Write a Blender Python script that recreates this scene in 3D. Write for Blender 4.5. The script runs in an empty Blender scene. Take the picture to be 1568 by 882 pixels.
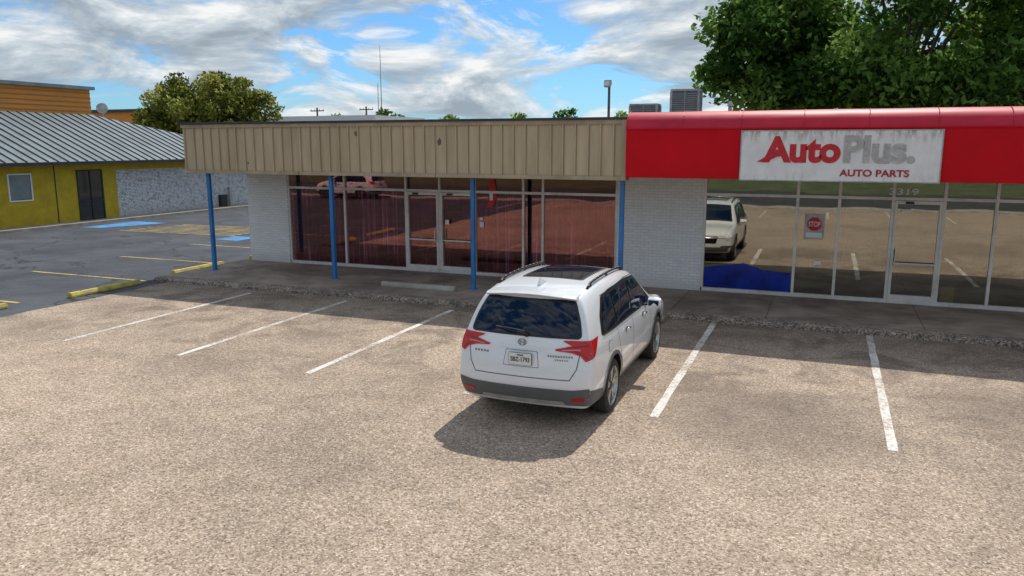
import bpy, bmesh, math, random
import numpy as np
from mathutils import Vector, Matrix
from mathutils.bvhtree import BVHTree
from mathutils.geometry import delaunay_2d_cdt
random.seed(7); np.random.seed(7)
SC=bpy.context.scene
COL=SC.collection
# ------------------------------------------------------------ materials
def newmat(name):
    m=bpy.data.materials.new(name); m.use_nodes=True
    nt=m.node_tree; b=nt.nodes['Principled BSDF']
    return m,nt,b
def N(nt,t,**kw):
    n=nt.nodes.new(t)
    for k,v in kw.items(): setattr(n,k,v)
    return n
def ramp(nt,src,stops,interp='LINEAR'):
    r=nt.nodes.new('ShaderNodeValToRGB'); r.color_ramp.interpolation=interp
    e=r.color_ramp.elements
    while len(e)<len(stops): e.new(0.5)
    for i,(p,c) in enumerate(stops):
        e[i].position=p
        if not hasattr(c,'__len__'): c=(c,c,c)
        e[i].color=(*c,1)
    nt.links.new(src,r.inputs[0]); return r.outputs[0]
def coords(nt,scale=(1,1,1)):
    tc=N(nt,'ShaderNodeTexCoord'); mp=N(nt,'ShaderNodeMapping')
    mp.inputs['Scale'].default_value=scale
    nt.links.new(tc.outputs['Object'],mp.inputs[0]); return mp.outputs[0]
def noise(nt,vec,scale,detail=4,rough=.55,dist=0):
    n=N(nt,'ShaderNodeTexNoise'); n.inputs['Scale'].default_value=scale
    n.inputs['Detail'].default_value=detail; n.inputs['Roughness'].default_value=rough
    n.inputs['Distortion'].default_value=dist
    nt.links.new(vec,n.inputs['Vector']); return n.outputs['Fac']
def mix(nt,fac,a,b,mode='MIX'):
    m=N(nt,'ShaderNodeMix',data_type='RGBA',blend_type=mode)
    for s,v in ((0,fac),(6,a),(7,b)):
        if isinstance(v,bpy.types.NodeSocket): nt.links.new(v,m.inputs[s])
        elif s==0: m.inputs[0].default_value=v
        else: m.inputs[s].default_value=(*v,1) if len(v)==3 else v
    return m.outputs[2]
def math_(nt,op,a,b):
    m=N(nt,'ShaderNodeMath',operation=op)
    for i,v in enumerate((a,b)):
        if isinstance(v,bpy.types.NodeSocket): nt.links.new(v,m.inputs[i])
        else: m.inputs[i].default_value=v
    return m.outputs[0]
def mrange(nt,src,a,b,c=0,d=1):
    mr=N(nt,'ShaderNodeMapRange'); nt.links.new(src,mr.inputs[0])
    for i,v in enumerate((a,b,c,d)): mr.inputs[i+1].default_value=v
    return mr.outputs[0]
def bump(nt,b,h,strength=.3,dist=.01):
    bp=N(nt,'ShaderNodeBump'); bp.inputs['Strength'].default_value=strength
    bp.inputs['Distance'].default_value=dist
    nt.links.new(h,bp.inputs['Height']); nt.links.new(bp.outputs[0],b.inputs['Normal'])
def mat(name,col,rough=.6,metal=0,var=.12,scale=3,stretch=(1,1,1),spec=.5,coat=0,bumpk=0,dirt=None,dk=(.52,.68)):
    m,nt,b=newmat(name)
    if var<=.021: 
        b.inputs['Base Color'].default_value=(*col,1)
        v=None
    else:
        v=coords(nt,stretch); f=noise(nt,v,scale,3,.6)
        lo=tuple(c*(1-var*1.6) for c in col); hi=tuple(min(1,c*(1+var)) for c in col)
        c=ramp(nt,f,[(.3,lo),(.7,hi)])
        if dirt:
            f2=noise(nt,v,scale*.35,6,.7,.4)
            c=mix(nt,ramp(nt,f2,[(dk[0],0),(dk[1],1)]),c,dirt)
        nt.links.new(c,b.inputs['Base Color'])
    b.inputs['Roughness'].default_value=rough; b.inputs['Metallic'].default_value=metal
    b.inputs['Specular IOR Level'].default_value=spec
    if coat: b.inputs['Coat Weight'].default_value=coat; b.inputs['Coat Roughness'].default_value=.03
    if bumpk: bump(nt,b,noise(nt,v,scale*12,3),bumpk,.01)
    return m

def aggregate(name):
    m,nt,b=newmat(name); v=coords(nt)
    vo=N(nt,'ShaderNodeTexVoronoi'); vo.inputs['Scale'].default_value=54; nt.links.new(v,vo.inputs['Vector'])
    sp=N(nt,'ShaderNodeSeparateColor'); nt.links.new(vo.outputs['Color'],sp.inputs[0])
    grain=ramp(nt,sp.outputs[0],[(0,(.19,.14,.105)),(.2,(.335,.255,.19)),(.6,(.445,.350,.262)),(.85,(.53,.43,.335)),(1,(.69,.59,.49))])
    med=noise(nt,v,19,2,.7)
    c=mix(nt,1,grain,ramp(nt,med,[(.34,.82),(.5,1.0),(.68,1.13)]),'MULTIPLY')
    big=noise(nt,v,.2,4,.62,.3)
    c=mix(nt,1,c,ramp(nt,big,[(.36,(.78,.77,.77)),(.48,(.96,.95,.95)),(.66,(1.08,1.07,1.05))]),'MULTIPLY')
    mid=noise(nt,v,1.7,4,.65)
    c=mix(nt,1,c,ramp(nt,mid,[(.3,.84),(.55,1.02),(.75,1.07)]),'MULTIPLY')
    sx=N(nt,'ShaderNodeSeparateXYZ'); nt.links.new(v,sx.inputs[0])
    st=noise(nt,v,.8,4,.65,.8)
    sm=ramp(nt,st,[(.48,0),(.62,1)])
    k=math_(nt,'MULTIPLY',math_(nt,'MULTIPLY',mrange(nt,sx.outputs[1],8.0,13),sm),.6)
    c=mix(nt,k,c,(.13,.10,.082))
    k2=math_(nt,'MULTIPLY',math_(nt,'MULTIPLY',mrange(nt,sx.outputs[1],13.6,15.8),ramp(nt,mid,[(.33,.25),(.6,1)])),.6)  # staining toward the kerb, with the building's shadow painted deeper in the colour
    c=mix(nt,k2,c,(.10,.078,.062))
    for (px,py,r) in ((-.6,10.6,1.6),(-14.9,12.9,.8),(2.6,12.4,1.4),(-9.2,12.6,.7),(-12,11.5,.5)):
        d=N(nt,'ShaderNodeVectorMath',operation='DISTANCE'); nt.links.new(v,d.inputs[0]); d.inputs[1].default_value=(px,py,0)
        dd=math_(nt,'ADD',d.outputs['Value'],math_(nt,'MULTIPLY',st,1.6))
        c=mix(nt,mrange(nt,dd,r+1.0,r-.1,0,.45),c,(.13,.105,.09))
    v2=N(nt,'ShaderNodeTexVoronoi'); v2.inputs['Scale'].default_value=.42; nt.links.new(v,v2.inputs['Vector'])
    spot=ramp(nt,math_(nt,'ADD',v2.outputs['Distance'],math_(nt,'MULTIPLY',mid,.06)),[(.05,1),(.085,0)])
    c=mix(nt,math_(nt,'MULTIPLY',spot,.75),c,(.06,.045,.038))
    nt.links.new(c,b.inputs['Base Color']); b.inputs['Roughness'].default_value=.9
    b.inputs['Specular IOR Level'].default_value=.2
    bump(nt,b,vo.outputs['Distance'],.35,.008)
    return m
def asphalt(name,base=(.085,.088,.095)):
    m,nt,b=newmat(name); v=coords(nt)
    f=noise(nt,v,30,3,.7); g=noise(nt,v,.5,6,.65,.3)
    c=ramp(nt,f,[(.3,tuple(x*.6 for x in base)),(.7,tuple(x*1.5 for x in base))])
    c=mix(nt,1,c,ramp(nt,g,[(.3,.5),(.7,1.4)]),'MULTIPLY')
    vd=N(nt,'ShaderNodeVectorMath',operation='ADD')
    nn=N(nt,'ShaderNodeTexNoise'); nn.inputs['Scale'].default_value=.9; nn.inputs['Detail'].default_value=5; nt.links.new(v,nn.inputs['Vector'])
    sc=N(nt,'ShaderNodeVectorMath',operation='SCALE'); nt.links.new(nn.outputs['Color'],sc.inputs[0]); sc.inputs['Scale'].default_value=2.2
    nt.links.new(v,vd.inputs[0]); nt.links.new(sc.outputs[0],vd.inputs[1])
    vo=N(nt,'ShaderNodeTexVoronoi',feature='DISTANCE_TO_EDGE'); vo.inputs['Scale'].default_value=.24; nt.links.new(vd.outputs[0],vo.inputs['Vector'])
    cr=ramp(nt,vo.outputs['Distance'],[(.006,1),(.016,0)])
    c=mix(nt,math_(nt,'MULTIPLY',cr,ramp(nt,g,[(.40,.1),(.55,1)])),c,(.018,.018,.02))
    nt.links.new(c,b.inputs['Base Color']); b.inputs['Roughness'].default_value=.88
    bump(nt,b,f,.3,.01); return m
def brick(name,axis,col=(.62,.62,.60),mort=(.42,.41,.39),dirt=(.40,.36,.31),mottle=0,ms=.007):
    m,nt,b=newmat(name); tc=N(nt,'ShaderNodeTexCoord'); s=N(nt,'ShaderNodeSeparateXYZ'); nt.links.new(tc.outputs['Object'],s.inputs[0])
    cb=N(nt,'ShaderNodeCombineXYZ'); nt.links.new(s.outputs[axis],cb.inputs[0]); nt.links.new(s.outputs[2],cb.inputs[1])
    br=N(nt,'ShaderNodeTexBrick'); nt.links.new(cb.outputs[0],br.inputs['Vector'])
    br.inputs['Scale'].default_value=1; br.inputs['Brick Width'].default_value=.21; br.inputs['Row Height'].default_value=.075
    br.inputs['Mortar Size'].default_value=ms; br.inputs['Mortar Smooth'].default_value=.3
    br.inputs['Color1'].default_value=(*col,1); br.inputs['Color2'].default_value=(*[c*.9 for c in col],1); br.inputs['Mortar'].default_value=(*mort,1)
    f=noise(nt,tc.outputs['Object'],2.2,7,.7,.3)
    c=mix(nt,ramp(nt,f,[(.54,0),(.74,.5)]),br.outputs['Color'],dirt)
    if mottle:
        f3=noise(nt,tc.outputs['Object'],5,6,.8)
        c=mix(nt,ramp(nt,f3,[(.5,0),(.58,mottle)]),c,(.16,.165,.18))
    c=mix(nt,mrange(nt,s.outputs[2],.5,.1,0,.5),c,tuple(x*.8 for x in dirt))
    nt.links.new(c,b.inputs['Base Color']); b.inputs['Roughness'].default_value=.8
    inv=math_(nt,'SUBTRACT',1,br.outputs['Fac'])
    bump(nt,b,inv,.5,.008); return m
def glass(name,tint=(.75,.75,.72),refl=.4,trans=(.55,.55,.55)):
    m=bpy.data.materials.new(name); m.use_nodes=True; nt=m.node_tree; nt.nodes.clear()
    o=N(nt,'ShaderNodeOutputMaterial'); g=N(nt,'ShaderNodeBsdfGlossy'); t=N(nt,'ShaderNodeBsdfTransparent'); mx=N(nt,'ShaderNodeMixShader')
    g.inputs['Roughness'].default_value=.012; g.inputs['Color'].default_value=(*tint,1); t.inputs['Color'].default_value=(*trans,1)
    v=coords(nt); bp=N(nt,'ShaderNodeBump'); bp.inputs['Strength'].default_value=.08; bp.inputs['Distance'].default_value=.02
    nt.links.new(noise(nt,v,1.1,1),bp.inputs['Height']); nt.links.new(bp.outputs[0],g.inputs['Normal'])
    mx.inputs[0].default_value=refl
    nt.links.new(t.outputs[0],mx.inputs[1]); nt.links.new(g.outputs[0],mx.inputs[2]); nt.links.new(mx.outputs[0],o.inputs[0]); return m
def leafmat(name,col):
    m=bpy.data.materials.new(name); m.use_nodes=True; nt=m.node_tree; nt.nodes.clear()
    o=N(nt,'ShaderNodeOutputMaterial'); d=N(nt,'ShaderNodeBsdfDiffuse'); t=N(nt,'ShaderNodeBsdfTranslucent'); mx=N(nt,'ShaderNodeMixShader')
    g=N(nt,'ShaderNodeNewGeometry')
    c=ramp(nt,g.outputs['Random Per Island'],[(0,tuple(x*.55 for x in col)),(.6,col),(1,(col[0]*1.6,col[1]*1.45,col[2]*1.5))])
    nt.links.new(c,d.inputs[0]); nt.links.new(c,t.inputs[0]); mx.inputs[0].default_value=.55
    nt.links.new(d.outputs[0],mx.inputs[1]); nt.links.new(t.outputs[0],mx.inputs[2]); nt.links.new(mx.outputs[0],o.inputs[0]); return m

M={}
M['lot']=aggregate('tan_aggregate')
M['asph']=asphalt('asphalt_dark',(.058,.064,.076))
M['street']=asphalt('street_asphalt',(.045,.048,.05))
M['ground']=mat('dry_ground',(.19,.16,.10),.95,var=.35,scale=.15)
M['grass']=mat('grass_verge',(.09,.115,.045),.95,var=.4,scale=.6)
M['conc']=mat('stained_concrete',(.35,.275,.215),.85,var=.2,scale=1.6,dirt=(.18,.135,.105),dk=(.46,.62),bumpk=.25)
M['concl']=mat('light_concrete',(.40,.36,.31),.85,var=.2,scale=2,dirt=(.24,.21,.17),bumpk=.3)
def kerbmat():
    m,nt,b=newmat('exposed_kerb'); v=coords(nt)
    vo=N(nt,'ShaderNodeTexVoronoi'); vo.inputs['Scale'].default_value=38; nt.links.new(v,vo.inputs['Vector'])
    sp=N(nt,'ShaderNodeSeparateColor'); nt.links.new(vo.outputs['Color'],sp.inputs[0])
    c=ramp(nt,sp.outputs[0],[(0,(.09,.068,.05)),(.5,(.28,.215,.165)),(1,(.52,.44,.36))])
    c=mix(nt,1,c,ramp(nt,noise(nt,v,2.5,4,.7),[(.3,.5),(.7,1.25)]),'MULTIPLY')
    nt.links.new(c,b.inputs['Base Color']); b.inputs['Roughness'].default_value=.9
    bump(nt,b,vo.outputs['Distance'],.8,.012); return m
M['kerb']=kerbmat()
def paint(name,col,wear=.5,under=(.36,.27,.19)):
    m,nt,b=newmat(name); v=coords(nt)
    f=noise(nt,v,16,8,.8); g=noise(nt,v,1.2,4)
    ad=N(nt,'ShaderNodeMath',operation='MULTIPLY_ADD'); nt.links.new(g,ad.inputs[0]); ad.inputs[1].default_value=.5; nt.links.new(f,ad.inputs[2])
    k=ramp(nt,ad.outputs[0],[(.70+.1*(.5-wear),0),(.86+.1*(.5-wear),1)])
    c=mix(nt,k,col,under); nt.links.new(c,b.inputs['Base Color']); b.inputs['Roughness'].default_value=.8; return m
M['wline']=paint('white_line_paint',(.76,.73,.68),.66)
M['yline']=paint('yellow_line_paint',(.60,.44,.13),.6,(.09,.09,.095))
M['bline']=paint('blue_line_paint',(.06,.32,.70),.35,(.09,.09,.095))
M['ystop']=mat('yellow_stop_paint',(.55,.44,.08),.8,var=.25,scale=4,dirt=(.34,.30,.2))
M['fascia']=mat('tan_metal',(.55,.43,.275),.5,var=.10,scale=2.2,stretch=(1.6,1.6,.25),dirt=(.43,.325,.20))
M['fasciad']=mat('tan_metal_trim',(.45,.35,.225),.55,var=.15,scale=2,stretch=(1,1,.3),dirt=(.30,.235,.155))
M['cap']=mat('dark_roof_cap',(.04,.04,.045),.5,var=.3,scale=2)
M['soffit']=mat('soffit',(.36,.30,.22),.8)
M['red']=mat('red_awning_vinyl',(.62,.003,.012),.55,var=.06,scale=1.2,dirt=(.54,.005,.014),spec=.16)
M['redtop']=mat('red_awning_faded',(.56,.02,.05),.5,var=.12,scale=1.6,stretch=(1,1,3),spec=.3)
M['brickf']=brick('white_painted_brick',0,(.87,.87,.87),(.66,.66,.65),(.60,.56,.50))
M['bricks']=brick('white_painted_brick_side',1,(.80,.81,.83),(.26,.27,.29),(.5,.48,.45),.7,.012)
M['alu']=mat('window_aluminium',(.76,.73,.69),.4,metal=.15,var=.08,scale=3,dirt=(.55,.5,.43))
M['blue']=mat('blue_post_paint',(.025,.20,.52),.45,var=.2,scale=5,stretch=(1,1,.4),dirt=(.05,.15,.33))
M['glassL']=glass('tinted_red_glass',(.60,.30,.28),.36,(.95,.78,.86))
M['glassR']=glass('clear_glass',(.82,.78,.66),.42,(.65,.65,.65))
def curtain():
    m,nt,b=newmat('maroon_curtain'); v=coords(nt,(4.5,4.5,.10)); f=noise(nt,v,1.3,5,.75)
    v2=coords(nt,(1,1,.8)); f2=noise(nt,v2,.6,3,.6)
    c=ramp(nt,f,[(.40,(.006,.004,.006)),(.50,(.07,.018,.035)),(.58,(.34,.13,.24)),(.68,(.85,.6,.78))])
    c=mix(nt,ramp(nt,f2,[(.44,.05),(.56,1)]),(.012,.005,.008),c)
    nt.links.new(c,b.inputs['Base Color']); b.inputs['Roughness'].default_value=.9; return m
M['curtain']=curtain()
M['inter']=mat('interior_wall',(.18,.16,.13),.9)
M['interf']=mat('interior_floor',(.10,.09,.075),.7)
M['bluep']=mat('blue_window_shape',(.008,.035,.34),.15,var=.35,scale=1.5)
def signmat():
    m,nt,b=newmat('weathered_sign_white'); v=coords(nt); tc=N(nt,'ShaderNodeTexCoord'); s=N(nt,'ShaderNodeSeparateXYZ'); nt.links.new(tc.outputs['Object'],s.inputs[0])
    c=ramp(nt,noise(nt,v,3,6,.65),[(.35,(.74,.73,.71)),(.65,(.85,.84,.82))])
    vs_=coords(nt,(6,6,1.6)); f=noise(nt,vs_,1.8,7,.75,.3)
    k=math_(nt,'MULTIPLY',ramp(nt,f,[(.45,0),(.60,1)]),mrange(nt,s.outputs[2],3.68,3.97,.05,.8))
    c=mix(nt,k,c,(.28,.23,.19))
    k=math_(nt,'MULTIPLY',ramp(nt,f,[(.5,0),(.66,1)]),mrange(nt,s.outputs[2],3.2,3.0,.0,.45))
    c=mix(nt,k,c,(.40,.36,.32))
    nt.links.new(c,b.inputs['Base Color']); b.inputs['Roughness'].default_value=.5; return m
M['sign']=signmat()
M['signred']=mat('sign_red',(.58,.015,.025),.5,var=.12,scale=6)
M['signgrey']=mat('sign_faded_letters',(.45,.43,.41),.6,var=.15,scale=7,dirt=(.56,.54,.52),dk=(.50,.60))
M['signdk']=mat('sign_dark_red',(.42,.025,.04),.5)
M['white']=mat('white_plain',(.8,.8,.78),.5,var=.02)
M['ochre']=mat('ochre_stucco',(.52,.37,.02),.85,var=.12,scale=2,dirt=(.40,.29,.02))
M['roofm']=mat('grey_standing_seam',(.22,.26,.275),.38,metal=.4,var=.15,scale=1.2)
M['orange']=mat('orange_siding',(.66,.26,.035),.6,var=.12,scale=3,stretch=(1,.2,3))
M['brown']=mat('brown_wall',(.40,.18,.07),.8)
M['metal']=mat('galvanised_metal',(.45,.45,.44),.5,metal=.2,var=.2,scale=4)
M['louver']=mat('louver_grey',(.16,.155,.15),.6)
M['dark']=mat('dark_grille',(.03,.03,.03),.7,var=.02)
M['bark']=mat('bark',(.12,.09,.065),.95,var=.4,scale=4,stretch=(3,3,.5))
M['wood']=mat('weathered_wood',(.16,.12,.09),.9,var=.3)
M['darkglass']=mat('dark_glass',(.02,.025,.03),.05,var=.02,spec=.8)

# ------------------------------------------------------------ mesh builder
class MB:
    def __init__(s): s.v=[];s.f=[];s.m=[];s.mats=[]
    def mi(s,m):
        m=M[m] if isinstance(m,str) else m
        if m not in s.mats: s.mats.append(m)
        return s.mats.index(m)
    def add(s,vs,fs,m):
        o=len(s.v); k=s.mi(m); s.v+= [tuple(v) for v in vs]
        for f in fs: s.f.append([i+o for i in f]); s.m.append(k)
    def box(s,x0,x1,y0,y1,z0,z1,m):
        s.add([(x0,y0,z0),(x1,y0,z0),(x1,y1,z0),(x0,y1,z0),(x0,y0,z1),(x1,y0,z1),(x1,y1,z1),(x0,y1,z1)],
          [(0,3,2,1),(4,5,6,7),(0,1,5,4),(1,2,6,5),(2,3,7,6),(3,0,4,7)],m)
    def quad(s,a,b,c,d,m): s.add([a,b,c,d],[(0,1,2,3)],m)
    def tube(s,p0,p1,r0,r1,m,n=10,cap=True):
        p0=Vector(p0);p1=Vector(p1);d=(p1-p0).normalized()
        a=d.orthogonal().normalized(); b=d.cross(a)
        vs=[];fs=[]
        for p,r in ((p0,r0),(p1,r1)):
            for i in range(n):
                t=2*math.pi*i/n; vs.append(p+(a*math.cos(t)+b*math.sin(t))*r)
        for i in range(n): fs.append((i,(i+1)%n,n+(i+1)%n,n+i))
        if cap: fs.append(tuple(range(n))[::-1]); fs.append(tuple(range(n,2*n)))
        s.add(vs,fs,m)
    def extrude(s,prof,x0,x1,m,axis='x'):
        n=len(prof); vs=[(x0,a,b) for a,b in prof]+[(x1,a,b) for a,b in prof]
        if axis=='y': vs=[(y,x,z) for x,y,z in vs]
        fs=[(i,(i+1)%n,n+(i+1)%n,n+i) for i in range(n)]+[tuple(range(n))[::-1],tuple(range(n,2*n))]
        s.add(vs,fs,m)
    def done(s,name,parent=None,smooth=False,bevel=0,loc=None):
        me=bpy.data.meshes.new(name); me.from_pydata(s.v,[],s.f)
        for m in s.mats: me.materials.append(m)
        me.polygons.foreach_set('material_index',s.m)
        bm=bmesh.new(); bm.from_mesh(me); bmesh.ops.recalc_face_normals(bm,faces=bm.faces); bm.to_mesh(me); bm.free()
        if smooth: me.polygons.foreach_set('use_smooth',[True]*len(me.polygons))
        o=bpy.data.objects.new(name,me); COL.objects.link(o)
        if parent:
            o.parent=parent; o.location=-parent.location if loc is None else loc
        elif loc is not None: o.location=loc
        if bevel:
            b=o.modifiers.new('b','BEVEL'); b.width=bevel; b.segments=2; b.limit_method='ANGLE'
        return o
def empty(name,loc=(0,0,0)):
    e=bpy.data.objects.new(name,None); e.location=loc; e.empty_display_size=.3; COL.objects.link(e); return e
def text(name,s,x0,x1,z0,z1,y,m,parent,bold=.0,shear=0,loc=None):
    cu=bpy.data.curves.new(name,'FONT'); cu.body=s; cu.size=1; cu.offset=bold; cu.extrude=.004; cu.shear=shear
    cu.materials.append(M[m] if isinstance(m,str) else m)
    o=bpy.data.objects.new(name,cu); COL.objects.link(o); bpy.context.view_layer.update()
    bb=[Vector(c) for c in o.bound_box]; bx0=min(c.x for c in bb);bx1=max(c.x for c in bb);by0=min(c.y for c in bb);by1=max(c.y for c in bb)
    sx=(x1-x0)/(bx1-bx0); sy=(z1-z0)/(by1-by0)
    o.rotation_euler=(math.pi/2,0,0); o.scale=(sx,sy,1)
    off=parent.location if parent and loc is None else Vector((0,0,0))
    o.parent=parent; o.location=Vector((x0-bx0*sx,y,z0-by0*sy))-off
    return o

# ------------------------------------------------------------ ground sheets
def sheet(name,x0,x1,y0,y1,z,m):
    b=MB(); b.quad((x0,y0,z),(x1,y0,z),(x1,y1,z),(x0,y1,z),m); return b.done(name)
sheet('ground',-1500,1500,-1500,1500,-.012,'ground')
sheet('asphalt_parking_lot',-70,-16.5,-9,60,-.006,'asph')
b=MB(); xs=[-16.5+random.uniform(-.06,.06) for _ in range(60)]
vs=[];fs=[]
for i in range(60):
    y=-9+28*i/59; vs+= [(xs[i],y,0),(45,y,0)]
fs=[(2*i,2*i+1,2*i+3,2*i+2) for i in range(59)]
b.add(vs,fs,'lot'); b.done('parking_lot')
sheet('street',-400,400,-26,-10.5,-.004,'street')
sheet('grass_verge',-400,400,-60,-26.3,-.003,'grass')
b=MB()
b.box(-400,400,-10.5,-9.0,-.01,.06,'concl'); b.done('street_pavement')
b=MB()
for x,y0,y1 in ((-13.35,10.2,15.45),(-10.52,10.2,15.5),(-7.7,10.15,15.5),(-4.85,10.15,15.6),(-2.0,10.2,16.35),(.98,10.1,16.4),(3.9,10.1,16.4),(6.9,10.1,16.4)):
    w=.060
    n=20; l=[];r=[]
    for i in range(n+1):
        y=y0+(y1-y0)*i/n; l.append((x-w+random.uniform(-.009,.009),y,.004)); r.append((x+w+random.uniform(-.009,.009),y,.004))
    b.add(l+r,[(i,n+1+i,n+2+i,i+1) for i in range(n)],'wline')
for x in (-18,-15,-12,-9,-6,-3,0,3,6):
    b.quad((x-.055,-8,.004),(x+.055,-8,.004),(x+.055,-3,.004),(x-.055,-3,.004),'wline')
b.done('white_stall_markings')
b=MB()
for y,x0,x1 in ((12.4,-21.7,-17.6),(15.8,-21.7,-17.2),(19.1,-21.9,-17.3),(22.5,-22.2,-17.4),(9,-21.7,-17.3),(5.6,-21.7,-17.3)):
    b.quad((x0,y-.055,.002),(x1,y-.055,.002),(x1,y+.055,.002),(x0,y+.055,.002),'yline')
for i in range(8):
    y=25.0+i*.42
    b.quad((-28.6+i*.1,y,.002),(-22.5,y+.25,.002),(-22.5,y+.38,.002),(-28.6+i*.1,y+.13,.002),'yline')
b.done('yellow_stall_markings')
b=MB()
b.quad((-31.3,25.3,.002),(-30.2,25.5,.002),(-29.2,28.3,.002),(-31.2,28.4,.002),'bline')
b.quad((-22.4,24.0,.002),(-21.2,24.0,.002),(-21.2,25.2,.002),(-22.4,25.2,.002),'bline')
b.done('blue_accessible_marking')

def wheel_stop(x,y,L,alongx,m,z=0):
    e=empty('parking_wheel_stop',(x,y,z)); b=MB()
    pr=[(-.09,0),(.09,0),(.085,.05),(.05,.12),(-.05,.12),(-.085,.05)]
    b.extrude(pr,-L/2,L/2,m,'x' if alongx else 'y')
    b.done('concrete_bar',e,bevel=.012,loc=(0,0,0))
    b=MB()
    for s in (-.35,.35):
        p=(s*L,0) if alongx else (0,s*L)
        b.tube((p[0],p[1],.118),(p[0],p[1],.126),.015,.015,'dark',8)
    b.done('anchor_pins',e,loc=(0,0,0))
wheel_stop(-17.05,14.35,2.1,False,'ystop'); wheel_stop(-17.35,17.9,2.0,False,'ystop'); wheel_stop(-17.35,10.9,2.0,False,'ystop')
wheel_stop(-17.35,21.2,2.0,False,'ystop')
wheel_stop(-9.45,17.12,2.1,True,'concl',.105)

# sidewalk + kerb
b=MB()
xs=[-17.0,-14.1,-11.2,-8.3,-5.4,-3.0]
for i in range(len(xs)-1): b.box(xs[i]+.006,xs[i+1]-.006,16.06,19.6,-.01,.105,'conc')
xs=[-3.0,-1.0,2.0,5.0,8.0,11.0,14.0]
for i in range(len(xs)-1): b.box(xs[i]+.006,xs[i+1]-.006,16.62,19.6,-.01,.105,'conc')
b.box(-17,14,16.7,19.58,-.02,.097,'dark')
b.done('pavement',bevel=.006)
b=MB()
def kerb(x0,x1,y0,y1):
    n=int((x1-x0)/.07); vs=[];fs=[]
    for i in range(n+1):
        x=x0+(x1-x0)*i/n
        for (y,z) in ((y0-.0,-.01),(y0+.008,.05),(y0+.03,.09),(y0+.07,.107),(y1,.108)):
            j=.006 if y<y1 else 0
            vs.append((x,y+random.uniform(-j,j),z+(random.uniform(-.003,.002) if j else 0)))
    for i in range(n):
        for k in range(4): fs.append((i*5+k,(i+1)*5+k,(i+1)*5+k+1,i*5+k+1))
    fs.append(tuple(range(5))); fs.append(tuple(range(n*5,n*5+5))[::-1])
    b.add(vs,fs,'kerb')
kerb(-17.0,-3.0,15.86,16.2); kerb(-3.0,14,16.42,16.76)
b.box(-3.1,-2.99,15.9,16.62,-.01,.103,'kerb')
b.done('kerb')

# ------------------------------------------------------------ shop building
B=empty('retail_strip_building',(0,19.5,0))
b=MB()
YW=19.5
b.box(-16.72,-15.22,YW,YW+.3,.0,3.2,'brickf')
b.box(-4.93,-2.77,YW,YW+.3,.0,3.2,'brickf')
b.box(-15.22,-4.93,YW,YW+.3,2.97,3.2,'soffit'); b.box(-2.77,14,YW,YW+.3,2.99,3.2,'soffit')
b.box(-16.72,-16.42,YW+.3,34,0,4.0,'bricks'); b.box(13.7,14,YW+.3,34,0,4.0,'bricks'); b.box(-16.42,13.7,33.7,34,0,4.0,'brickf')
b.done('walls',B)
b=MB()
b.box(-16.42,13.7,26.5,26.6,.02,3.1,'inter'); b.box(-16.42,13.7,YW+.3,26.5,.03,.1,'interf'); b.box(-16.42,13.7,YW+.3,26.5,3.1,3.15,'inter'); b.box(-4.3,-4.2,YW+.3,26.5,.1,3.1,'inter')
b.box(-2,-.2,24,24.6,.1,1.9,'inter'); b.box(3.2,5.5,24.2,24.8,.1,1.2,'inter'); b.box(.6,1.4,25.5,26,.1,2.1,'concl')
b.done('interior',B)
b=MB(); b.extrude([(-2.69,.2),(-.65,.2),(-.66,.66),(-1.3,.70),(-1.75,.84),(-2.1,.78),(-2.69,.70)],YW+.066,YW+.070,'bluep','y'); b.done('blue_window_shape',B)  # flat blue shape set just outside the right storefront glass
b=MB()
b.box(-16.9,14,17.75,34.1,4.02,4.2,'cap')
b.box(-17.0,-4.3,17.4,YW,3.0,3.03,'soffit'); b.box(-4.3,14,17.4,YW,3.05,3.08,'soffit')
b.done('roof',B)
b=MB()
b.box(-17.05,-4.22,17.36,17.44,2.90,4.24,'fascia')
b.box(-17.05,-16.97,17.44,19.9,2.90,4.24,'fascia')
x=-17.0; i=0
while x<-4.3:
    w=.034
    b.box(x,x+w,17.318,17.362,2.99,4.17,'fascia')
    b.box(x+w+.004,x+w+.022,17.352,17.3605,2.99,4.17,'fasciad')
    x+=random.choice((.29,.30,.305,.34)); i+=1
b.box(-17.09,-4.20,17.30,17.36,2.90,2.99,'fasciad')
b.box(-17.08,-4.21,17.31,17.36,4.155,4.25,'fasciad')
for x in (-13.1,-9.0): b.box(x,x+.012,17.295,17.3,2.90,2.99,'dark')
b.done('tan_fascia',B,bevel=.004)
b=MB()
for (x,z,r) in ((-11.3,3.98,.05),(-8.9,3.75,.07),(-14.8,3.2,.03)):
    b.add([(x+r*random.uniform(.6,1.2)*math.cos(k*.7),17.357,z+r*1.4*random.uniform(.6,1.2)*math.sin(k*.7)) for k in range(9)],[tuple(range(9))],'wood')
b.done('rust_patches',B)
b=MB(); b.box(-17.13,-4.18,17.26,17.9,4.252,4.305,'cap'); b.box(-17.13,-16.7,17.9,20,4.252,4.305,'cap')
b.box(-4.30,-4.19,17.24,17.6,2.9,4.24,'fasciad')
b.done('roof_edge_cap',B,bevel=.006)
AB=2.985
b=MB()
pf=[(17.14,AB),(17.12,3.25),(17.12,3.7),(17.13,4.02)]
for k in range(7):
    a=k/6*math.pi/2; pf.append((17.13+.5*(1-math.cos(a)),4.04+.37*math.sin(a)))
n=len(pf); xs=[-4.17+ i*.5 for i in range(38)]
vs=[];fs=[]
for x in xs:
    for (y,z) in pf: vs.append((x,y+random.uniform(-.003,.003),z+(random.uniform(-.006,.006) if z>3.1 else 0)))
fs=[(i*n+k,(i+1)*n+k,(i+1)*n+k+1,i*n+k+1) for i in range(len(xs)-1) for k in range(3)]
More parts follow.
